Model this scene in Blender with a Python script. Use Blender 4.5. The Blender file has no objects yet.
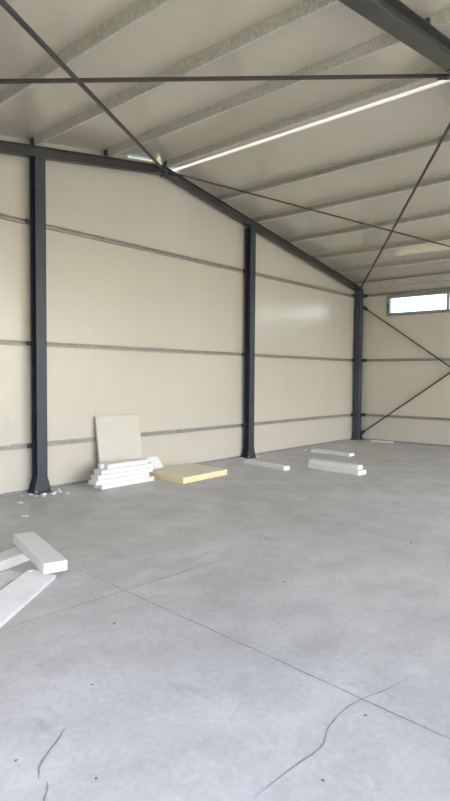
import bpy, bmesh, math, random
from mathutils import Vector, Matrix
random.seed(7)
S = bpy.context.scene
COL = S.collection

# ------------------------------------------------------------------ helpers
def node_mat(name, rough=0.6, metal=0.0, color=(.8, .8, .8, 1), spec=0.5):
    m = bpy.data.materials.new(name); m.use_nodes = True
    nt = m.node_tree; b = nt.nodes['Principled BSDF']
    b.inputs['Roughness'].default_value = rough
    b.inputs['Metallic'].default_value = metal
    b.inputs['Base Color'].default_value = tuple(color[:3]) + (1,)
    b.inputs['Specular IOR Level'].default_value = spec
    return m, nt, b

def N(nt, t, **kw):
    n = nt.nodes.new(t)
    for k, v in kw.items():
        if k in n.inputs: n.inputs[k].default_value = v
        else: setattr(n, k, v)
    return n

def coords(nt):
    return N(nt, 'ShaderNodeNewGeometry').outputs['Position']

def noise(nt, vec, scale, detail=4, rough=.55, stretch=None):
    if stretch:
        mp = N(nt, 'ShaderNodeMapping'); mp.inputs['Scale'].default_value = stretch
        nt.links.new(vec, mp.inputs['Vector']); vec = mp.outputs['Vector']
    n = N(nt, 'ShaderNodeTexNoise', Scale=scale, Detail=detail, Roughness=rough)
    nt.links.new(vec, n.inputs['Vector'])
    return n.outputs['Fac']

def ramp(nt, fac, stops):
    r = N(nt, 'ShaderNodeValToRGB'); e = r.color_ramp.elements
    while len(e) < len(stops): e.new(.5)
    for i, (p, c) in enumerate(stops):
        e[i].position = p
        e[i].color = (c, c, c, 1) if not hasattr(c, '__len__') else tuple(c[:3]) + (1,)
    nt.links.new(fac, r.inputs['Fac']); return r.outputs['Color']

def mix(nt, a, b, fac, mode='MIX'):
    m = N(nt, 'ShaderNodeMix', data_type='RGBA', blend_type=mode)
    def put(sock, v):
        if isinstance(v, bpy.types.NodeSocket): nt.links.new(v, sock)
        elif hasattr(v, '__len__'): sock.default_value = tuple(v[:3]) + (1,)
        else: sock.default_value = v
    put(m.inputs[0], fac); put(m.inputs[6], a); put(m.inputs[7], b)
    return m.outputs[2]

def math_(nt, op, a, b=None):
    m = N(nt, 'ShaderNodeMath', operation=op)
    for i, v in enumerate((a, b)):
        if v is None: continue
        if isinstance(v, bpy.types.NodeSocket): nt.links.new(v, m.inputs[i])
        else: m.inputs[i].default_value = v
    return m.outputs[0]

def joint_mask(nt, vec, axis, period, width, offset=0.0):
    sp = N(nt, 'ShaderNodeSeparateXYZ'); nt.links.new(vec, sp.inputs[0])
    v = math_(nt, 'ADD', sp.outputs[axis], offset + 100 * period)
    v = math_(nt, 'MODULO', v, period)
    return math_(nt, 'LESS_THAN', v, width)

def bump(nt, b, height, strength=.2, dist=.01):
    n = N(nt, 'ShaderNodeBump', Strength=strength, Distance=dist)
    nt.links.new(height, n.inputs['Height']); nt.links.new(n.outputs['Normal'], b.inputs['Normal'])

# ------------------------------------------------------------------ materials
def mat_panel(name, base, axis, off, rough, coat=0.0, cr=.24):
    m, nt, b = node_mat(name, rough)
    v = coords(nt)
    big = ramp(nt, noise(nt, v, .7, 3), [(.3, .96), (.7, 1.03)])
    c = mix(nt, base, big, 1.0, 'MULTIPLY')
    j = joint_mask(nt, v, axis, 1.0, .006, off)
    c = mix(nt, c, (.42, .41, .38), math_(nt, 'MULTIPLY', j, .45))
    nt.links.new(c, b.inputs['Base Color'])
    fine = joint_mask(nt, v, axis, .05, .012, off)       # micro ribs of the steel skin
    bump(nt, b, math_(nt, 'ADD', math_(nt, 'MULTIPLY', fine, .06), noise(nt, v, 1.6, 2)), .04, .02)
    b.inputs['Coat Weight'].default_value = coat
    b.inputs['Coat Roughness'].default_value = cr; b.inputs['Coat IOR'].default_value = 1.65
    return m
M = {}
M['wall'] = mat_panel('cream_steel_panel', (.582, .556, .49), 0, .25, .45, .8)
M['side_wall'] = mat_panel('cream_steel_side_panel', (.62, .58, .505), 1, .2, .45, .5)
M['roof'] = mat_panel('cream_roof_panel', (.58, .55, .475), 1, .45, .42, .9, .17)

def mat_steel():
    m, nt, b = node_mat('anthracite_paint', .42)
    v = coords(nt)
    c = ramp(nt, noise(nt, v, 6, 4), [(.3, (.036, .046, .066)), (.75, (.052, .064, .086))])
    sc = ramp(nt, noise(nt, v, 26, 3, .7), [(.70, 0.0), (.78, 1.0)])
    c = mix(nt, c, (.16, .17, .18), math_(nt, 'MULTIPLY', sc, .35))
    nt.links.new(c, b.inputs['Base Color'])
    return m
def mat_rafter():
    m, nt, b = node_mat('warm_bounce_grey', .38)  # frame steel with warm bounce light put into its colour
    v = coords(nt)
    nt.links.new(ramp(nt, noise(nt, v, 5, 4), [(.3, (.048, .048, .050)), (.75, (.068, .066, .065))]), b.inputs['Base Color'])
    return m
M['rafter'] = mat_rafter()
M['steel'] = mat_steel()

def mat_rod():
    m, nt, b = node_mat('brown_grey_paint', .5)
    v = coords(nt)
    c = ramp(nt, noise(nt, v, 9, 3), [(.3, (.050, .046, .046)), (.75, (.075, .068, .066))])
    nt.links.new(c, b.inputs['Base Color']); return m
M['rod'] = mat_rod()

def mat_galv(name, c0, c1):
    m, nt, b = node_mat(name, .5, .3)
    v = coords(nt)
    vo = N(nt, 'ShaderNodeTexVoronoi', Scale=40.0); nt.links.new(v, vo.inputs['Vector'])
    sp = N(nt, 'ShaderNodeSeparateColor'); nt.links.new(vo.outputs['Color'], sp.inputs[0])
    f = math_(nt, 'ADD', math_(nt, 'MULTIPLY', sp.outputs[0], .5), math_(nt, 'MULTIPLY', noise(nt, v, 7, 4), .5))
    c = ramp(nt, f, [(.2, c0), (.8, c1)])
    nt.links.new(c, b.inputs['Base Color'])
    nt.links.new(ramp(nt, f, [(.2, .42), (.8, .6)]), b.inputs['Roughness'])
    return m
M['galv'] = mat_galv('galvanised_steel', (.48, .475, .445), (.66, .65, .615))
M['rail'] = mat_galv('darker_galvanised_rail', (.31, .308, .29), (.46, .455, .43))  # galvanised steel in a darker tone than the purlins

def mat_concrete():
    m, nt, b = node_mat('trowelled_concrete', .5)
    v = coords(nt)
    c = ramp(nt, noise(nt, v, .55, 5, .6), [(.3, (.47, .468, .47)), (.7, (.595, .592, .595))])
    cl = ramp(nt, noise(nt, v, 2.4, 6, .65), [(.34, .87), (.66, 1.10)])
    c = mix(nt, c, cl, 1.0, 'MULTIPLY')
    fine = ramp(nt, noise(nt, v, 28, 5, .6), [(.3, .92), (.7, 1.08)])
    c = mix(nt, c, fine, 1.0, 'MULTIPLY')
    # trowel sweeps and dust streaks
    st = ramp(nt, noise(nt, v, 1.3, 6, .7, (.8, 3.2, 1)), [(.56, 0.0), (.70, 1.0)])
    c = mix(nt, c, (.62, .62, .63), math_(nt, 'MULTIPLY', st, .5))
    dk = ramp(nt, noise(nt, v, 1.7, 6, .72, (2.6, .9, 1)), [(.58, 0.0), (.72, 1.0)])
    c = mix(nt, c, (.27, .265, .26), math_(nt, 'MULTIPLY', dk, .42))
    # pale dust swept along the cross joint
    sp = N(nt, 'ShaderNodeSeparateXYZ'); nt.links.new(v, sp.inputs[0])
    dy = math_(nt, 'ABSOLUTE', math_(nt, 'ADD', sp.outputs[1], 3.62)); dx = math_(nt, 'ABSOLUTE', math_(nt, 'ADD', sp.outputs[0], 3.0))
    area = math_(nt, 'MULTIPLY', ramp(nt, dy, [(.08, 1.0), (.50, 0.0)]), ramp(nt, math_(nt, 'MULTIPLY', dx, .5), [(.3, 1.0), (.62, 0.0)]))
    brush = ramp(nt, noise(nt, v, 3.2, 6, .7, (.7, 2.6, 1)), [(.44, 0.0), (.62, 1.0)])
    c = mix(nt, c, (.66, .665, .70), math_(nt, 'MULTIPLY', math_(nt, 'MULTIPLY', area, brush), .55))
    nt.links.new(c, b.inputs['Base Color'])
    nt.links.new(ramp(nt, noise(nt, v, 3, 4), [(.3, .42), (.7, .62)]), b.inputs['Roughness'])
    bump(nt, b, noise(nt, v, 14, 5), .06, .01)
    return m
M['concrete'] = mat_concrete()

def mat_simple(name, c0, c1, scale, rough, bmp=0.0):
    m, nt, b = node_mat(name, rough)
    v = coords(nt); f = noise(nt, v, scale, 4)
    nt.links.new(ramp(nt, f, [(.3, c0), (.7, c1)]), b.inputs['Base Color'])
    if bmp: bump(nt, b, noise(nt, v, scale * 3, 3), bmp, .01)
    return m
M['foam'] = mat_simple('white_polystyrene', (.79, .79, .80), (.84, .84, .85), 30, .75, .15)
M['foam_grey'] = mat_simple('greyish_polystyrene', (.58, .575, .58), (.66, .655, .655), 9, .8, .15)  # greyer and darker than the white foam
M['slab'] = mat_simple('cream_faced_board', (.60, .585, .525), (.64, .62, .56), 4, .6)
M['yellow'] = mat_simple('yellow_insulation', (.78, .66, .36), (.84, .73, .46), 25, .85, .3)
M['facing'] = mat_simple('pale_facing', (.78, .74, .57), (.83, .79, .66), 6, .7)
M['joint'] = mat_simple('dark_joint', (.18, .18, .19), (.34, .34, .35), 20, .8)
M['pencil'] = mat_simple('crack_grey', (.24, .245, .27), (.36, .365, .39), 30, .8)
M['pebble'] = mat_simple('dark_grit', (.09, .09, .095), (.18, .17, .17), 40, .8)
M['grout'] = mat_simple('grout', (.5, .5, .49), (.66, .65, .63), 40, .85, .3)
M['frame'] = mat_simple('window_aluminium', (.26, .27, .30), (.30, .31, .34), 8, .4)
M['black'] = mat_simple('black_plastic', (.02, .02, .02), (.03, .03, .03), 8, .5)
M['bolt'] = mat_simple('zinc_bolt', (.30, .31, .32), (.42, .42, .42), 40, .45)
M['grass'] = mat_simple('dry_grass', (.30, .30, .10), (.43, .41, .16), .8, .95)
M['bounce_apron'] = mat_simple('pale_bounce_yard', (.36, .345, .315), (.44, .42, .375), .6, .9)  # ground colour of the added yard, tuned for bounce light

def mat_glass():
    m = bpy.data.materials.new('window_glass'); m.use_nodes = True
    nt = m.node_tree; nt.nodes.clear()
    o = N(nt, 'ShaderNodeOutputMaterial'); t = N(nt, 'ShaderNodeBsdfTransparent'); g = N(nt, 'ShaderNodeBsdfGlossy', Roughness=.02)
    fr = N(nt, 'ShaderNodeFresnel', IOR=1.45); mx = N(nt, 'ShaderNodeMixShader')
    t.inputs['Color'].default_value = (.94, .96, .96, 1)
    nt.links.new(fr.outputs[0], mx.inputs[0]); nt.links.new(t.outputs[0], mx.inputs[1]); nt.links.new(g.outputs[0], mx.inputs[2])
    nt.links.new(mx.outputs[0], o.inputs['Surface']); return m
M['glass'] = mat_glass()
def mat_trans():
    m = bpy.data.materials.new('translucent_sheet'); m.use_nodes = True
    nt = m.node_tree; nt.nodes.clear()
    o = N(nt, 'ShaderNodeOutputMaterial'); t = N(nt, 'ShaderNodeBsdfTranslucent'); d = N(nt, 'ShaderNodeBsdfTransparent')
    v = coords(nt)
    c = ramp(nt, noise(nt, v, 5, 3), [(.3, .88), (.7, .96)])
    nt.links.new(c, t.inputs['Color'])
    mx = N(nt, 'ShaderNodeMixShader'); mx.inputs[0].default_value = .25
    nt.links.new(t.outputs[0], mx.inputs[1]); nt.links.new(d.outputs[0], mx.inputs[2])
    nt.links.new(mx.outputs[0], o.inputs['Surface']); return m
M['sheet'] = mat_trans()

# ------------------------------------------------------------------ mesh builders
def add_prism(bm, prof, p0, p1, up=(0, 0, 1)):
    """Sweep a 2-D profile (list of (side, up) points, anticlockwise) from p0 to p1."""
    p0, p1 = Vector(p0), Vector(p1)
    d = (p1 - p0).normalized(); s = d.cross(Vector(up)).normalized(); u = s.cross(d).normalized()
    a = [bm.verts.new(p0 + s * x + u * y) for x, y in prof]
    b = [bm.verts.new(p1 + s * x + u * y) for x, y in prof]
    n = len(prof)
    for i in range(n):
        bm.faces.new((a[i], a[(i + 1) % n], b[(i + 1) % n], b[i]))
    bm.faces.new(a[::-1]); bm.faces.new(b)

def add_box(bm, x0, x1, y0, y1, z0, z1, mtx=None):
    vs = [Vector((x, y, z)) for z in (z0, z1) for y in (y0, y1) for x in (x0, x1)]
    if mtx: vs = [mtx @ v for v in vs]
    v = [bm.verts.new(p) for p in vs]
    for f in ((0, 2, 3, 1), (4, 5, 7, 6), (0, 1, 5, 4), (2, 6, 7, 3), (0, 4, 6, 2), (1, 3, 7, 5)):
        bm.faces.new([v[i] for i in f])

def add_hex(bm, pts, h, axis):
    """prism from a polygon pts extruded by vector axis*h"""
    ax = Vector(axis) * h
    a = [bm.verts.new(Vector(p)) for p in pts]; b = [bm.verts.new(Vector(p) + ax) for p in pts]
    n = len(pts)
    for i in range(n): bm.faces.new((a[i], a[(i + 1) % n], b[(i + 1) % n], b[i]))
    bm.faces.new(a[::-1]); bm.faces.new(b)

def add_bolt(bm, p, axis, r=.012, h=.012):
    p = Vector(p); ax = Vector(axis).normalized()
    t = ax.orthogonal().normalized(); w = ax.cross(t)
    add_hex(bm, [p + (t * math.cos(k * math.pi / 3) + w * math.sin(k * math.pi / 3)) * r for k in range(6)], h, ax)

def finish(bm, bevel=0.0, seg=2, smooth=False):
    bmesh.ops.recalc_face_normals(bm, faces=bm.faces)
    if bevel:
        bmesh.ops.bevel(bm, geom=[e for e in bm.edges if e.calc_face_angle(0) > .5], offset=bevel, segments=seg, affect='EDGES', profile=.6)
    if smooth:
        for f in bm.faces: f.smooth = True

def obj(name, bm, mat, parent=None, origin=None, bevel=0.0):
    finish(bm, bevel)
    me = bpy.data.meshes.new(name)
    if origin is None and parent is not None: origin = parent.location
    if origin is not None: bm.transform(Matrix.Translation(-Vector(origin)))
    bm.to_mesh(me); bm.free()
    for m in (mat if isinstance(mat, (list, tuple)) else [mat]): me.materials.append(m)
    o = bpy.data.objects.new(name, me); COL.objects.link(o)
    if parent is not None:
        o.parent = parent
        if parent.type == 'MESH': o.location = Vector(origin) - Vector(parent['_o'])
    elif origin is not None: o.location = origin
    return o

def empty(name, loc, label, cat, group=None):
    o = bpy.data.objects.new(name, None); COL.objects.link(o); o.location = loc; o.empty_display_size = .1
    return tag(o, label, cat, group)

def tag(o, label, cat, group=None):
    o['label'] = label; o['category'] = cat
    if group: o['group'] = group
    return o

def struct(o):
    o['kind'] = 'structure'; return o

def bm_(): return bmesh.new()

def I_prof(w, d, tf, tw):      # web along 'up'
    return [(-w/2, -d/2), (w/2, -d/2), (w/2, -d/2+tf), (tw/2, -d/2+tf), (tw/2, d/2-tf), (w/2, d/2-tf), (w/2, d/2), (-w/2, d/2), (-w/2, d/2-tf), (-tw/2, d/2-tf), (-tw/2, -d/2+tf), (-w/2, -d/2+tf)]

# ------------------------------------------------------------------ dimensions
SL = .1666                      # roof slope
XE = 6.75                       # main column line
XW = 6.848                      # inside face of side walls
ZC = 3.80 + XE * SL             # rafter centre line at the ridge
BAY = 4.92
YR = -14.0                      # open end behind the camera
ROOF = .185                     # roof underside above rafter centre
YC = -.124                      # gable column line
def zr(x, off=0.0): return ZC - SL * abs(x) + off
Z1, Z2, Z3 = .636, 2.018, 3.63
COSR = math.cos(math.atan(SL))

# ------------------------------------------------------------------ shell
bm = bm_(); add_box(bm, -XW - .1, XW + .1, YR, .1, -.15, 0)
floor = struct(obj('floor', bm, M['concrete'], origin=(0, 0, 0))); floor['_o'] = (0, 0, 0)

def strip_mesh(pts, w, z=.0012):
    bm = bm_(); L = []; R = []
    for i, p in enumerate(pts):
        a = Vector(pts[max(0, i-1)]); b = Vector(pts[min(len(pts)-1, i+1)])
        d = (b - a).normalized(); n = Vector((-d.y, d.x)); ww = w[i] if hasattr(w, '__len__') else w
        L.append(bm.verts.new((p[0] + n.x*ww/2, p[1] + n.y*ww/2, z))); R.append(bm.verts.new((p[0] - n.x*ww/2, p[1] - n.y*ww/2, z)))
    for i in range(len(pts)-1): bm.faces.new((L[i], R[i], R[i+1], L[i+1]))
    return bm

def smooth_path(pts, n=6, jit=0.0):
    out = []
    P = [Vector(p) for p in pts]; P = [P[0]*2 - P[1]] + P + [P[-1]*2 - P[-2]]
    for i in range(1, len(P)-2):
        for k in range(n):
            t = k / n
            q = .5 * ((2*P[i]) + (P[i+1]-P[i-1])*t + (2*P[i-1]-5*P[i]+4*P[i+1]-P[i+2])*t*t + (-P[i-1]+3*P[i]-3*P[i+1]+P[i+2])*t**3)
            out.append((q.x + random.uniform(-jit, jit), q.y + random.uniform(-jit, jit)))
    out.append(tuple(P[-2])); return out

def wavy(a, b, n, j): return [(a[0]+(b[0]-a[0])*k/n + random.uniform(-j, j), a[1]+(b[1]-a[1])*k/n + random.uniform(-j, j)) for k in range(n+1)]
def widths(n, w, f=.5, taper=True):
    return [w * (1 - f * random.random()) * (min(1, .25 + 4 * min(k, n-1-k) / n) if taper else 1) for k in range(n)]
pj = wavy((-3.69, -2.75), (-3.99, -7.4), 60, .003); obj('control_joint', strip_mesh(pj, [q * (.35 if k < 12 else 1) for k, q in enumerate(widths(len(pj), .010, .6, False))]), M['joint'], floor, (0, 0, 0))
pj = wavy((-4.9, -3.725), (-2.6, -3.86), 40, .004); obj('control_joint', strip_mesh(pj, widths(len(pj), .012, .7)), M['joint'], floor, (0, 0, 0))
pj = smooth_path([(-4.759, -5.805), (-4.576, -5.815), (-4.349, -5.839), (-4.24, -5.805), (-4.178, -5.787), (-4.02, -5.776), (-3.87, -5.804), (-3.701, -5.858), (-3.502, -5.891)], 7, .002)
obj('crack', strip_mesh(pj, widths(len(pj), .010, .6)), M['pencil'], floor, (0, 0, 0))
pj = smooth_path([(-4.993, -4.896), (-5.06, -4.945), (-5.122, -4.98), (-5.2, -5.033), (-5.252, -5.105)], 6, .001)
obj('crack', strip_mesh(pj, widths(len(pj), .013, .4)), M['pencil'], floor, (0, 0, 0))
pj = smooth_path([(-5.232, -5.136), (-5.26, -5.18), (-5.298, -5.222), (-5.34, -5.28)], 5, .001)
obj('crack', strip_mesh(pj, widths(len(pj), .011, .4)), M['pencil'], floor, (0, 0, 0))

# gable wall, cut lower beside the ridge where daylight leaks in
def gz(x): return zr(x, ROOF + .01)
top = [(XW, gz(XW)), (.50, gz(.50)), (.50, gz(.50) - .09), (.02, gz(.02) - .09), (0, gz(0) - .035), (-.62, gz(.62) - .035), (-.62, gz(.62)), (-XW, gz(XW))]
bm = bm_()
pts = [(-XW - .08, 0, 0), (XW + .08, 0, 0)] + [(x + (.08 if x == XW else -.08 if x == -XW else 0), 0, z) for x, z in top]
add_hex(bm, pts, .08, (0, 1, 0))
struct(obj('wall_back', bm, M['wall'], origin=(0, 0, 0)))
bm = bm_()
WY0, WY1, WZ0, WZ1 = -3.80, -.815, 3.095, 3.605        # window_1 opening
W2Y0, W2Y1 = -8.5, -5.4                                 # opening of unseen window_2, added for daylight
ztop = zr(XW, ROOF + .01)
for (y0, y1, z0, z1) in ((YR, 0, 0, WZ0), (YR, 0, WZ1, ztop), (WY1, 0, WZ0, WZ1), (W2Y1, WY0, WZ0, WZ1), (YR, W2Y0, WZ0, WZ1)):
    add_box(bm, XW, XW + .08, y0, y1, z0, z1)
struct(obj('wall_right', bm, M['side_wall'], origin=(0, 0, 0)))
bm = bm_(); add_box(bm, -XW - .08, -XW, YR, -9.4, 0, ztop); add_box(bm, -XW - .08, -XW, -5.0, 0, 0, ztop); add_box(bm, -XW - .08, -XW, -9.4, -5.0, 3.5, ztop)
struct(obj('wall_left', bm, M['side_wall'], origin=(0, 0, 0)))

# roof: two sandwich-panel slopes with a slit along the ridge
SL0, SL1 = .325, .395
bm = bm_()
def slope(x0, x1):
    pr = [(x0, zr(x0, ROOF)), (x1, zr(x1, ROOF)), (x1, zr(x1, ROOF + .08)), (x0, zr(x0, ROOF + .08))]
    add_hex(bm, [(x, .08, z) for x, z in pr], -YR + .08, (0, -1, 0))
slope(-7.1, 0); slope(0.0001, SL0); slope(SL1, 7.1)
ceiling = struct(obj('ceiling', bm, M['roof'], origin=(0, 0, 0)))
bm = bm_()
add_hex(bm, [(x, .1, zr(x, z)) for x, z in ((SL0 - .10, ROOF + .10), (SL1 + .10, ROOF + .10), (SL1 + .10, ROOF + .103), (SL0 - .10, ROOF + .103))], -YR + .1, (0, -1, 0))
struct(obj('added_slit_diffuser_1', bm, M['sheet'], origin=(0, 0, 0)))  # translucent sheet added over the slit to diffuse the sun

bm = bm_(); add_box(bm, -XW, XW, -.012, 0, 0, .035); struct(obj('base_shade_dirt_back', bm, M['joint'], origin=(0, 0, 0)))  # dark strip standing in for gap shadow and dirt at the panel base
bm = bm_(); add_box(bm, XW - .012, XW, YR, -.012, 0, .035); struct(obj('base_shade_dirt_right', bm, M['joint'], origin=(0, 0, 0)))  # same shadow and dirt strip along the right wall

# windows high in the right wall
def window(n, y0, y1, z0, z1, sashes):
    loc = (XW, (y0 + y1) / 2, z0)
    e = bpy.data.objects.new('window_%d' % n, None); COL.objects.link(e); e.location = loc; struct(e)
    f = .075
    bm = bm_()
    for a in ((y0, y1, z0, z0 + f), (y0, y1, z1 - f, z1), (y0, y0 + f, z0 + f, z1 - f), (y1 - f, y1, z0 + f, z1 - f)):
        add_box(bm, XW - .03, XW + .085, *a)
    obj('window_frame', bm, M['frame'], e, bevel=.004)
    step = (y1 - y0 - 2 * f) / sashes
    for k in range(sashes):
        a = y0 + f + k * step; b = a + step
        if k:
            bm = bm_(); add_box(bm, XW - .022, XW + .07, a - .025, a + .025, z0 + f, z1 - f); obj('mullion', bm, M['frame'], e, bevel=.003)
        bm = bm_(); add_box(bm, XW + .02, XW + .026, a + (.025 if k else 0), b - (.025 if k < sashes - 1 else 0), z0 + f, z1 - f)
        obj('pane', bm, M['glass'], e)
    bm = bm_(); add_box(bm, XW - .05, XW - .03, y1 - .06, y1 - .035, z0 + .17, z0 + .30); obj('latch', bm, M['black'], e, bevel=.004)
window(1, WY0, WY1, WZ0, WZ1, 2)
window(2, W2Y0, W2Y1, WZ0, WZ1, 2)  # out of view, added to let in more daylight

# ------------------------------------------------------------------ steel frame
def gable_column(x, label, zt, clip_rows=True, dx=.152, dy=.14, w_along_y=True, y=YC, cat='column', group=None, girt_side='back'):
    c = empty('steel_column', (x, y, 0), label, cat, group)
    bm = bm_()
    up = (0, 1, 0) if w_along_y else (1, 0, 0)
    w, d = (dx, dy) if w_along_y else (dy, dx)
    add_prism(bm, I_prof(w, d, .011, .008) if w_along_y else [(-w/2, -d/2), (w/2, -d/2), (w/2, d/2), (-w/2, d/2)], (x, y, .016), (x, y, zt), up)
    obj('shaft', bm, M['steel'], c)
    bm = bm_(); add_box(bm, x - dx/2 - .055, x + dx/2 + .055, y - dy/2 - .05, y + dy/2 + .05, 0, .016)
    obj('base_plate', bm, M['steel'], c, bevel=.002)
    for s in (-1, 1):          # flared stiffener plates at the foot
        bm = bm_()
        if w_along_y:
            xs = x + s * dx / 2
            add_hex(bm, [(xs, y - .005, .016), (xs + s * .055, y - .005, .016), (xs + s * .05, y - .005, .05), (xs + s*.004, y - .005, .20), (xs, y - .005, .20)], .01, (0, 1, 0))
            bmf = (x - s * .0, 0)
            for yy in (-dy/2 + .001, dy/2 - .011):
                add_hex(bm, [(xs, y + yy, .016), (xs + s * .055, y + yy, .016), (xs + s * .05, y + yy, .05), (xs + s*.004, y + yy, .20), (xs, y + yy, .20)], .01, (0, 1, 0))
        else:
            ys = y + s * dy / 2
            for xx in (-dx/2 + .001, dx/2 - .011):
                add_hex(bm, [(x + xx, ys, .016), (x + xx, ys + s * .045, .016), (x + xx, ys + s * .04, .05), (x + xx, ys, .20)], .01, (1, 0, 0))
        obj('gusset', bm, M['steel'], c)
    for sx in (-1, 1):
        bm = bm_(); add_bolt(bm, (x + sx * (dx/2 + .035), y - dy/2 - .028, .016), (0, 0, 1), .012, .03)
        obj('anchor_bolt', bm, M['bolt'], c)
    bm = bm_(); add_box(bm, x - dx/2 - .008, x + dx/2 + .008, y - dy/2 - .008, y + dy/2 + .008, zt, zt + .012); obj('cap_plate', bm, M['steel'], c)
    if clip_rows:
        for z in (Z1, Z2, Z3):
            if z > zt - .1: continue
            bm = bm_(); add_box(bm, x - dx/2 - .07, x - dx/2 + .02, y + dy/2 - .012, y + dy/2 - .002, z - .03, z + .03)
            add_bolt(bm, (x - dx/2 - .035, y + dy/2 - .012, z), (0, -1, 0)); obj('girt_cleat', bm, M['steel'], c)
    return c
RD, RWD = .14, .085
GC = 'columns against the gable wall'
gable_column(-2.25, 'dark grey steel column left of the white foam stack, with crumbs at its foot', zr(2.25, -RD/2/COSR) - .028, group=GC)
gable_column(2.30, 'dark grey steel column between the yellow mat and the far corner', zr(2.25, -RD/2/COSR) - .028, group=GC)
cc = gable_column(6.72, 'dark blue-grey corner column where the two cream walls meet', zr(6.72, -RD/2/COSR) + .10, dx=.16, dy=.14, w_along_y=False, clip_rows=False, group=GC)
for z in (Z1, Z2, Z3):
    bm = bm_(); add_box(bm, 6.70 - .20, 6.72 - .081, -.064, -.054, z - .04, z + .04); add_box(bm, 6.77, 6.78, -.32, -.19, z - .04, z + .04); obj('girt_cleat', bm, M['steel'], cc)

def rafter_pair(y, d, w, x_end, label_l, label_r, topoff, cat='rafter', haunch=0.0, cleats=True):
    """two sloping I-beams meeting at the ridge; topoff = height of the top flange above the centre line"""
    off = topoff - d / 2
    out = []
    for s, lab in ((-1, label_l), (1, label_r)):
        e = empty('roof_rafter', (s * x_end, y, zr(x_end, off)), lab, cat, 'rafters')
        bm = bm_(); add_prism(bm, I_prof(w, d, .011, .008), (s * x_end, y, zr(x_end, off / COSR)), (s * .012, y, zr(.012, off / COSR)))
        obj('beam', bm, M['rafter'], e)
        bm = bm_(); add_box(bm, *sorted((s * .012, 0)), y - w/2 - .02, y + w/2 + .02, zr(0, off) - d/2 - haunch - .02, zr(0, off) + d/2 - .005)
        for zz in (-.3, .3):
            for yy in (-1, 1): add_bolt(bm, (s * .012, y + yy * (w/2 + .004), zr(0, off) + zz * d), (s, 0, 0))
        obj('ridge_plate', bm, M['rafter'], e)
        if haunch:
            bm = bm_(); zb = lambda x: zr(x, off / COSR) - d / 2 / COSR
            add_hex(bm, [(s * .012, y - .006, zb(.012)), (s * .4, y - .006, zb(.4)), (s * .012, y - .006, zb(0) - haunch)], .012, (0, 1, 0))
            add_hex(bm, [(s * .012, y - w/2, zb(0) - haunch), (s * .4, y - w/2, zb(.4)), (s * .4, y - w/2, zb(.4) - .012), (s * .012, y - w/2, zb(0) - haunch - .012)], w, (0, 1, 0))
            obj('haunch', bm, M['rafter'], e)
        out.append(e)
    return out
PUR = [-5.55, -4.44, -3.37, -2.31, -1.12, .05, 1.44, 2.49, 3.62, 4.69, 5.68]
gl, gr = rafter_pair(YC, RD, RWD, 6.72, 'dark rafter along the gable top, from the left edge up to the ridge', 'dark rafter along the gable top, from the ridge down to the corner column', .07)
fl, fr = rafter_pair(-BAY, .16, .165, 6.62, 'wide dark beam overhead crossing the top right corner of the photo', 'wide dark beam of the nearer frame, on the slope right of the ridge', .07, haunch=.035)
for x in PUR:
    for (par, y) in ((gl if x < 0.0 else gr, YC), (fl if x < 0.0 else fr, -BAY)):
        bm = bm_(); zc = zr(x, .07 / COSR)
        mt = Matrix.Translation((x, y, zc)) @ Matrix.Rotation(math.atan(SL) * (-1 if x > 0 else 1), 4, 'Y').inverted()
        k = 1 if x > .1 else -1
        add_box(bm, *sorted((k * .07, k * .006)), -.04, .04, 0, .008, mt); add_box(bm, *sorted((k * .014, k * .006)), -.04, .04, 0, .10, mt)
        o = obj('purlin_cleat', bm, M['steel'], par)

def purlin(x, label):
    """C-section: web towards the viewer on the left slope, open side towards the viewer on the right slope"""
    s = -1 if x < 0 else 1
    e = empty('roof_purlin', (x, 0, zr(x, .07)), label, 'purlin', 'galvanised purlins under the roof')
    h = .112; f = .045 if x < .1 else -.05; t = .004; l = .024
    c, sn = COSR, math.sin(math.atan(SL)) * s
    def P(a, b): return (x + a * c + b * sn, 0, zr(x, .07 / COSR) - a * sn + b * c)
    def sheet(*rects):
        bm = bm_()
        for a0, b0, a1, b1 in rects:
            a0, a1 = sorted((a0, a1))
            add_hex(bm, [Vector(P(a, b)) + Vector((0, -.02, 0)) for a, b in ((a0, b0), (a1, b0), (a1, b1), (a0, b1))], 9.4, (0, -1, 0))
        return bm
    k = math.copysign(1, f)
    obj('web', sheet((0, .001, -k * t, h)), M['galv'], e)
    obj('bottom_flange', sheet((0, .001, f, .005), (f - k * t, .005, f, l)), M['galv'], e)
    obj('top_flange', sheet((0, h - t, f, h), (f - k * t, h - l, f, h - t)), M['galv'], e)
    return e
PL = ['galvanised purlin nearest the left eave, beyond the crossing braces', 'galvanised purlin second from the left eave',
      'galvanised purlin crossing the far left edge of the ceiling', 'galvanised purlin ending above the left grey column',
      'galvanised purlin ending halfway between left column and ridge', 'galvanised purlin directly left of the bright ridge slit',
      'first galvanised purlin right of the bright ridge slit', 'galvanised purlin ending above the middle grey column',
      'galvanised purlin midway down the right roof slope', 'galvanised purlin on the right slope, second from the eave',
      'galvanised purlin closest to the corner column, on the right slope']
for x, l in zip(PUR, PL):
    if x < -5: continue
    purlin(x, l)
bm = bm_(); xe = 6.66
add_hex(bm, [(xe, -.02, 3.80), (xe + .05, -.02, 3.80), (xe + .05, -.02, 3.955), (xe, -.02, 3.955)], 9.4, (0, -1, 0))
tag(obj('eave_purlin', bm, M['galv'], origin=(xe, 0, 3.8)), 'grey eave purlin along the top of the right wall above the window', 'purlin')

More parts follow.
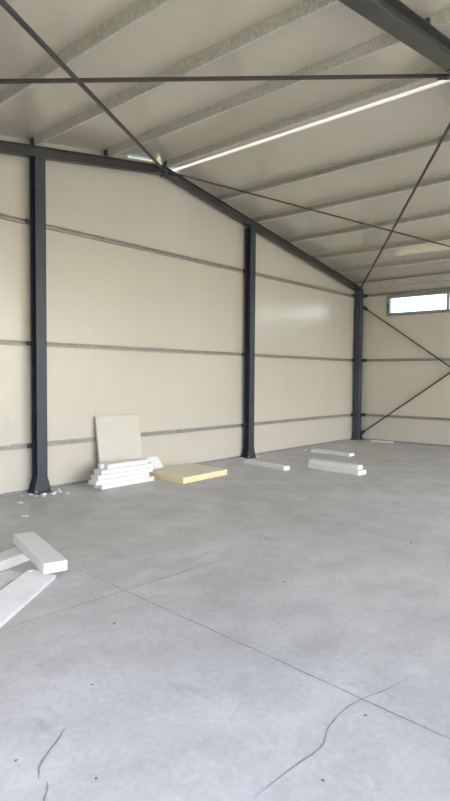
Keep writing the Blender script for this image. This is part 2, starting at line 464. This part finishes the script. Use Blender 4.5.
# wall girts: lipped C rails bolted behind the columns
def girt_mesh(p0, p1, inward, h=.062, d=.052):
    bm = bm_(); t = .004
    # lipped C rail, open towards the room
    p0, p1, n = Vector(p0), Vector(p1), Vector(inward); dr = p1 - p0; Lg = dr.length; dr.normalize(); upv = Vector((0, 0, 1))
    def rect(v0, v1, i0, i1):
        add_hex(bm, [p0 + upv * a + n * b for a, b in ((v0, i0), (v1, i0), (v1, i1), (v0, i1))], Lg, dr)
    rect(-h/2, h/2, 0, t); rect(h/2 - t, h/2, t, d); rect(-h/2, -h/2 + t, t, d); rect(h/2 - .014, h/2 - t, d - t, d); rect(-h/2 + t, -h/2 + .016, d - t, d)
    return bm
seg = [(-6.80, -2.262, 'left of the left column'), (-2.238, 2.288, 'between left and middle columns'), (2.312, 6.79, 'between middle and corner columns')]
for z, zn in ((Z1, 'lowest'), (Z2, 'middle'), (Z3, 'highest')):
    for a, b, sn in seg:
        tag(obj('wall_girt', girt_mesh((a, 0, z), (b, 0, z), (0, -1, 0)), M['rail'], origin=(a, 0, z)), '%s galvanised rail on the gable wall, %s' % (zn, sn), 'rail', 'galvanised wall rails')
    zz = z + (.012 if z == Z3 else 0)
    tag(obj('wall_girt', girt_mesh((XW, -.06, zz), (XW, -9.3, zz), (-1, 0, 0), d=.05), M['rail'], origin=(XW, -.06, zz)), '%s galvanised rail on the right wall with the window' % zn, 'rail', 'galvanised wall rails')

# diagonal braces: angle bars
def brace(p0, p1, label, up=(0, 0, 1), leg=.031, gp=(0, 0)):
    p0, p1 = Vector(p0), Vector(p1)
    e = empty('diagonal_brace', p0, label, 'brace', 'crossed bracing bars')
    t = .006
    bm = bm_(); add_prism(bm, [(-leg/2, -leg/2), (leg/2, -leg/2), (leg/2, -leg/2 + t), (-leg/2 + t, -leg/2 + t), (-leg/2 + t, leg/2), (-leg/2, leg/2)], p0, p1, up)
    obj('angle_bar', bm, M['rod'], e)
    d = (p1 - p0).normalized(); s = d.cross(Vector(up)).normalized(); u = s.cross(d)
    for q, k in ((p0, 1), (p1, -1)):
        bm = bm_()
        a = q - d * .02 * k
        add_hex(bm, [a - s * .05 - u*(leg/2), a + s * .05 - u*(leg/2), a + s * .035 + d * .16 * k - u*(leg/2), a - s * .035 + d * .16 * k - u*(leg/2)], -.007, u)
        add_bolt(bm, q + d * .06 * k - u * (leg/2 + .007), -u); add_bolt(bm, q + d * .11 * k - u * (leg/2 + .007), -u)
        obj('end_plate', bm, M['steel'], e)
    return e
o2 = -.045
brace((-.07, -.20, zr(.07, 0)), (-6.30, -4.70, zr(6.30, -.13)), 'brace running from the gable ridge up to the top left corner')
brace((-.02, -4.74, zr(.02, o2) + .02), (-6.30, -.22, zr(6.30, o2)), 'brace lying level across the top of the photo, left of the near beam')
brace((.09, -.20, zr(.09, 0)), (6.55, -4.72, zr(6.55, -.235)), 'brace from the gable ridge down across the right roof slope', leg=.028)
brace((.40, -4.76, zr(.40, o2) - .015), (6.55, -.24, zr(6.55, o2)), 'brace rising from the corner column top across the right slope', leg=.028)
brace((6.79, -.22, 3.355), (6.79, -4.75, .23), 'brace on the right wall descending from the corner column top', up=(1, 0, 0), leg=.03)
brace((6.745, -.22, .155), (6.745, -4.75, 3.34), 'brace on the right wall rising from the corner column foot', up=(1, 0, 0), leg=.03)

# ------------------------------------------------------------------ foam pieces
def block(name, label, cat, cx, cy, z0, L, W, H, ang, mat, group=None, tilt=(0, 0), bev=.006, chips=0):
    bm = bm_(); add_box(bm, -L/2, L/2, -W/2, W/2, 0, H)
    bmesh.ops.recalc_face_normals(bm, faces=bm.faces)
    bmesh.ops.subdivide_edges(bm, edges=[e for e in bm.edges if abs((e.verts[0].co - e.verts[1].co).x) > L * .8], cuts=5)
    for v in bm.verts: v.co += Vector((random.uniform(-1, 1) * .003, random.uniform(-1, 1) * .003, 0 if v.co.z < H * .5 else random.uniform(-1, 1) * .002))
    finish(bm, bev, 2)
    me = bpy.data.meshes.new(name); bm.to_mesh(me); bm.free(); me.materials.append(mat)
    o = bpy.data.objects.new(name, me); COL.objects.link(o)
    o.matrix_world = Matrix.Translation((cx, cy, z0)) @ Matrix.Rotation(ang, 4, 'Z') @ Matrix.Rotation(tilt[0], 4, 'X') @ Matrix.Rotation(tilt[1], 4, 'Y')
    return tag(o, label, cat, group)
F = M['foam']
# pile in the left foreground
FG = 'foam planks piled in the left foreground'
ang = math.atan2(-.935, -.26)
block('foam_plank', 'white foam plank lying crosswise on top of the left foreground pile', 'foam plank', -3.890, -2.828, .088, .965, .185, .08, ang, F, FG)
a2 = math.atan2(-.28, -.96)
d2 = Vector((math.cos(a2), math.sin(a2), 0)); n2 = Vector((-d2.y, d2.x, 0))
c2 = Vector((-3.900, -2.545, 0)) + d2 * .36
block('foam_plank', 'white foam plank at the rear of the left foreground pile', 'foam plank', c2.x, c2.y, 0, 1.0, .20, .08, a2, F, FG)
a3 = math.atan2(-.22, -.975); d3 = Vector((math.cos(a3), math.sin(a3), 0))
c3 = Vector((-4.180, -3.020, 0)) + d3 * .5
block('foam_plank', 'white foam plank in the middle of the left foreground pile, behind the greyish plank', 'foam plank', c3.x, c3.y, 0, 1.0, .20, .072, a3, F, FG)
# tilted greyish plank: lower edge on the floor, upper edge on the middle plank
bm = bm_()
u4 = Vector((-.815, -.58, 0)).normalized(); n4 = Vector((-u4.y, u4.x, 0))
if n4.x < 0: n4 = -n4
q0 = Vector((-3.925, -3.17, 0))
def pl(a, b, z): return q0 + u4 * a - n4 * b + Vector((0, 0, z))
L4 = 1.15
prof = [(0, .002), (.012, 0), (.05, .004), (.158, .074), (.182, .084), (.178, .104), (.168, .105), (.008, .024), (0, .016)]
rows = []
for a, k in ((0, .55), (.015, .9), (.05, 1), (L4 * .5, 1), (L4 - .03, 1), (L4, .9)):
    rows.append([bm.verts.new(pl(a + (.17 * max(0, (b - .05) / .13) if a < .1 else 0), .09 + (b - .09) * k, z)) for b, z in prof])
for r0, r1 in zip(rows, rows[1:]):
    for i in range(len(prof)): bm.faces.new((r0[i], r0[(i+1) % len(prof)], r1[(i+1) % len(prof)], r1[i]))
bm.faces.new(rows[0][::-1]); bm.faces.new(rows[-1])
tag(obj('foam_plank', bm, M['foam_grey'], origin=q0), 'greyish foam plank at the front of the left foreground pile, tilted to the floor', 'foam plank', FG)

# stack by the gable wall
SG = 'foam strips stacked in front of the leaning board'
t = .0635
def strip(label, x0, x1, y0, y1, k, ang=0.0):
    block('foam_strip', label, 'foam strip', (x0+x1)/2, (y0+y1)/2, k * (t + .0022), x1-x0, y1-y0, t, ang, F, SG, bev=.005)
strip('white foam strip on the floor at the very bottom of the stack', -1.585, -.615, -.615, -.42, 0)
strip('white foam strip second from the bottom of the stack, sticking out furthest left', -1.675, -.70, -.60, -.42, 1)
strip('white foam strip in the middle of the stack', -1.63, -.62, -.585, -.41, 2)
strip('white foam strip second from the top of the stack', -1.56, -.60, -.575, -.39, 3)
strip('front white foam strip on top of the stack', -1.44, -.68, -.555, -.475, 4)
strip('rear white foam strip on top of the stack, left end showing behind the front one', -1.50, -.70, -.465, -.395, 4)
# board leaning on the lowest rail
lean = math.atan(.155)
bm = bm_(); W_, H_, T_ = .83, .985, .04
bb = [(-W_/2, W_/2, 0, T_, 0, H_)]
add_box(bm, *bb[0]); finish(bm, .006, 2)
me = bpy.data.meshes.new('foam_board'); bm.to_mesh(me); bm.free(); me.materials.append(M['slab'])
o = bpy.data.objects.new('foam_board', me); COL.objects.link(o)
o.matrix_world = Matrix.Translation((-.865, -.205, .007)) @ Matrix.Rotation(-lean, 4, 'X')
tag(o, 'tall cream insulation board leaning on the gable wall behind the foam stack', 'board')
# small chunk behind the yellow mat
bm = bm_(); add_box(bm, -.19, .14, 0, .05, 0, .28); finish(bm, .012, 2)
for v in bm.verts:
    if v.co.z > .12 and v.co.x > 0: v.co.x -= .09
me = bpy.data.meshes.new('foam_chunk'); bm.to_mesh(me); bm.free(); me.materials.append(F)
o = bpy.data.objects.new('foam_chunk', me); COL.objects.link(o)
o.matrix_world = Matrix.Translation((-.10, -.165, .004)) @ Matrix.Rotation(math.radians(-4), 4, 'Z') @ Matrix.Rotation(-math.radians(22), 4, 'X')
tag(o, 'small white foam chunk leaning on the wall between stack and yellow mat', 'foam chunk')
# board standing on the rail at the left edge
bm = bm_(); add_box(bm, -.30, .30, 0, .03, 0, .365); finish(bm, .004, 2)
me = bpy.data.meshes.new('foam_board'); bm.to_mesh(me); bm.free(); me.materials.append(M['slab'])
o = bpy.data.objects.new('foam_board', me); COL.objects.link(o)
o.matrix_world = Matrix.Translation((-2.925, -.043, Z1 + .0295)) @ Matrix.Rotation(math.radians(-1.5), 4, 'X')
tag(o, 'small cream board standing on the lowest rail at the left edge of the photo', 'board')

# yellow mat
e = empty('insulation_mat', (0, -.67, 0), 'thick yellow insulation mat lying flat on the floor right of the foam stack', 'insulation mat')
def mat_layer(z0, z1, inset, mat, name):
    bm = bm_()
    cs = [(-.525, -1.15), (.535, -1.10), (.62, -.21), (-.50, -.24)]
    c0 = Vector((.03, -.67))
    lo = []; rows = []
    n = 10
    out = []
    for i in range(4):
        a = Vector(cs[i]); b = Vector(cs[(i+1) % 4])
        for k in range(n):
            p = a + (b - a) * k / n; p = p + (c0 - p).normalized() * (inset + random.uniform(0, .008)); out.append(p)
    for z in (z0, z1): rows.append([bm.verts.new((p.x, p.y, z + (random.uniform(-.003, .003) if z == z1 and name == 'facing' else 0))) for p in out])
    m = len(out)
    for i in range(m): bm.faces.new((rows[0][i], rows[0][(i+1) % m], rows[1][(i+1) % m], rows[1][i]))
    bm.faces.new(rows[0][::-1]); bm.faces.new(rows[1])
    obj(name, bm, mat, e)
mat_layer(0, .040, .012, M['yellow'], 'lower_layer')
mat_layer(.040, .076, 0, M['yellow'], 'upper_layer')
mat_layer(.076, .088, .004, M['facing'], 'facing')

# loose strips on the floor further right
FS = 'foam strips lying on the floor by the middle and corner columns'
def between(name, label, x0, y0, x1, y1, z0, W, H):
    d = Vector((x1-x0, y1-y0)); block(name, label, 'foam strip', (x0+x1)/2, (y0+y1)/2, z0, d.length, W, H, math.atan2(d.y, d.x), F, FS)
between('foam_strip', 'single white foam strip starting at the foot of the middle column', 1.72, -.545, 1.57, -1.545, 0, .15, .065)
between('foam_strip', 'white foam strip lying nearest the corner, alone on the floor', 3.90, -.60, 3.865, -1.53, 0, .20, .06)
between('foam_strip', 'lower longer foam strip of the pair in the middle of the floor', 2.13, -1.69, 2.02, -2.72, 0, .24, .07)
between('foam_strip', 'upper shorter foam strip of the pair in the middle of the floor', 2.15, -1.66, 2.07, -2.66, .073, .15, .07)
between('foam_strip', 'thin white foam strip by the right wall beside the corner column foot', 6.60, -.60, 6.60, -1.13, 0, .12, .035)

# ------------------------------------------------------------------ crumbs and grit
def lump(name, label, cat, x, y, r, mat, group, flat=.5, ang=None):
    bm = bm_(); bmesh.ops.create_icosphere(bm, subdivisions=2, radius=r)
    for v in bm.verts: v.co *= random.uniform(.78, 1.15); v.co.z *= flat; v.co.x *= 1.5
    zmin = min(v.co.z for v in bm.verts)
    for v in bm.verts: v.co.z -= zmin
    me = bpy.data.meshes.new(name); bm.to_mesh(me); bm.free(); me.materials.append(mat)
    o = bpy.data.objects.new(name, me); COL.objects.link(o); o.location = (x, y, 0)
    o.rotation_euler.z = random.uniform(0, 3) if ang is None else ang
    return tag(o, label, cat, group)
for x, y, r in ((-2.44, -.23, .022), (-2.33, -.36, .026), (-2.44, -.35, .02), (-2.56, -.21, .018), (-2.08, -.36, .02), (-2.22, -.40, .022), (-2.02, -.22, .018), (-2.38, -.43, .016), (-2.14, -.31, .016)):
    lump('foam_crumb', 'pale crumb scattered right at the foot of the left grey column', 'crumb', x, y, r * random.uniform(.8, 1.5), M['foam'], 'crumbs at the left column foot')
lump('foam_crumb', 'flat pale crumb on the floor left of the left grey column', 'crumb', -2.79, -.56, .03, F, 'stray crumbs', .35)
lump('foam_crumb', 'pale crumb furthest from the wall, in front of the left grey column', 'crumb', -3.10, -1.22, .028, F, 'stray crumbs', .3)
lump('foam_crumb', 'pale crumb between the left grey column and the foam stack', 'crumb', -2.06, -.50, .03, F, 'stray crumbs', .35)
lump('foam_crumb', 'pale crumb at the left side of the middle column foot', 'crumb', 2.03, -.17, .03, F, 'stray crumbs', .5)
lump('foam_crumb', 'pale crumb at the right side of the middle column foot', 'crumb', 2.42, -.24, .03, F, 'stray crumbs', .5)
lump('foam_crumb', 'pale crumb beside the left end of the strip nearest the corner', 'crumb', 3.90, -.40, .032, F, 'stray crumbs', .6)
lump('foam_crumb', 'small yellow crumb on the floor in front of the yellow mat', 'crumb', -.80, -1.10, .016, M['yellow'], 'stray crumbs', .6)
GP = 'grit specks on the floor'
for x, y, r, l in ((-2.82, -4.58, .012, 'dark grit speck on the floor, above the long joint at mid right'),
                   (-4.006, -5.877, .010, 'dark grit speck just below the crossing of joint and crack'),
                   (-4.514, -5.954, .009, 'dark grit speck near the bottom edge, right of the long crack'),
                   (-4.696, -4.689, .010, 'dark grit speck on bare floor above the short crack at left'),
                   (-4.168, -4.193, .013, 'dark grit speck just below the crossing of the two floor joints'),
                   (-5.253, -4.936, .010, 'dark grit speck left of the short crack at bottom left'),
                   (-5.098, -5.272, .010, 'dark grit speck right of the short crack at bottom left'),
                   (-1.145, -4.886, .014, 'dark grit speck near the right edge, halfway up the floor'),
                   (.625, -2.489, .016, 'dark grit speck in front of the pair of foam strips')):
    lump('grit', l, 'grit', x, y, r * .5, M['pebble'], GP, .6)

# ------------------------------------------------------------------ outside ground
bm = bm_(); add_box(bm, -60, 60, -60, 60, -.4, -.2); struct(obj('ground', bm, M['grass'], origin=(0, 0, 0)))
bm = bm_(); add_box(bm, -14, 14, -34, YR - .02, -.25, -.03); add_box(bm, -30, 12, .10, 30, -.25, -.03); struct(obj('bounce_yard', bm, M['bounce_apron'], origin=(0, 0, 0)))  # unseen pale yard, added to bounce light and keep green off the ridge gap

# ------------------------------------------------------------------ light
w = bpy.data.worlds.new('sky'); S.world = w; w.use_nodes = True
nt = w.node_tree; bg = nt.nodes['Background']
sky = N(nt, 'ShaderNodeTexSky'); sky.sky_type = 'NISHITA'; sky.sun_disc = False
SUN_EL, SUN_AZ = math.radians(48), math.radians(183.5)     # compass-like: from -x, slightly -y
sky.sun_elevation = SUN_EL; sky.sun_rotation = SUN_AZ; sky.air_density = 1.0; sky.dust_density = 2.5; sky.ozone_density = 1.0
nt.links.new(sky.outputs[0], bg.inputs['Color']); bg.inputs['Strength'].default_value = .80
sd = bpy.data.lights.new('sun', 'SUN'); sd.energy = 5.0; sd.angle = math.radians(.6); sd.color = (1, .95, .86)
so = bpy.data.objects.new('sun', sd); COL.objects.link(so)
sdir = Vector((math.sin(SUN_AZ) * math.cos(SUN_EL), math.cos(SUN_AZ) * math.cos(SUN_EL), math.sin(SUN_EL)))
so.location = sdir * 40; so.rotation_euler = sdir.to_track_quat('Z', 'Y').to_euler()

# ------------------------------------------------------------------ camera
cd = bpy.data.cameras.new('camera'); co = bpy.data.objects.new('camera', cd); COL.objects.link(co); S.camera = co
yaw, pitch, roll, f = .8602, -.0435, .0071, 570.042
Fv = Vector((math.sin(yaw)*math.cos(pitch), math.cos(yaw)*math.cos(pitch), math.sin(pitch)))
R = Vector((math.cos(yaw), -math.sin(yaw), 0)); U = R.cross(Fv)
R2 = R * math.cos(roll) + U * math.sin(roll); U2 = -R * math.sin(roll) + U * math.cos(roll)
co.matrix_world = Matrix(((R2.x, U2.x, -Fv.x, -6.4238), (R2.y, U2.y, -Fv.y, -7.089), (R2.z, U2.z, -Fv.z, 1.5983), (0, 0, 0, 1)))
cd.sensor_fit = 'VERTICAL'; cd.sensor_height = 36; cd.lens = f / 801 * 36
cd.shift_x = -3.22 / 801; cd.shift_y = .28 / 801; cd.clip_start = .05; cd.clip_end = 300

for o in bpy.data.objects:
    if '_o' in o: del o['_o']
S.view_settings.view_transform = 'Standard'; S.view_settings.look = 'None'; S.view_settings.gamma = 1.0
S.view_settings.use_curve_mapping = False
S.view_settings.exposure = 0.40
c = S.cycles
c.use_denoising = True
try: c.denoiser = 'OPENIMAGEDENOISE'
except Exception: pass
c.max_bounces = 14; c.diffuse_bounces = 10; c.glossy_bounces = 6; c.transparent_max_bounces = 12
c.sample_clamp_indirect = 8.0
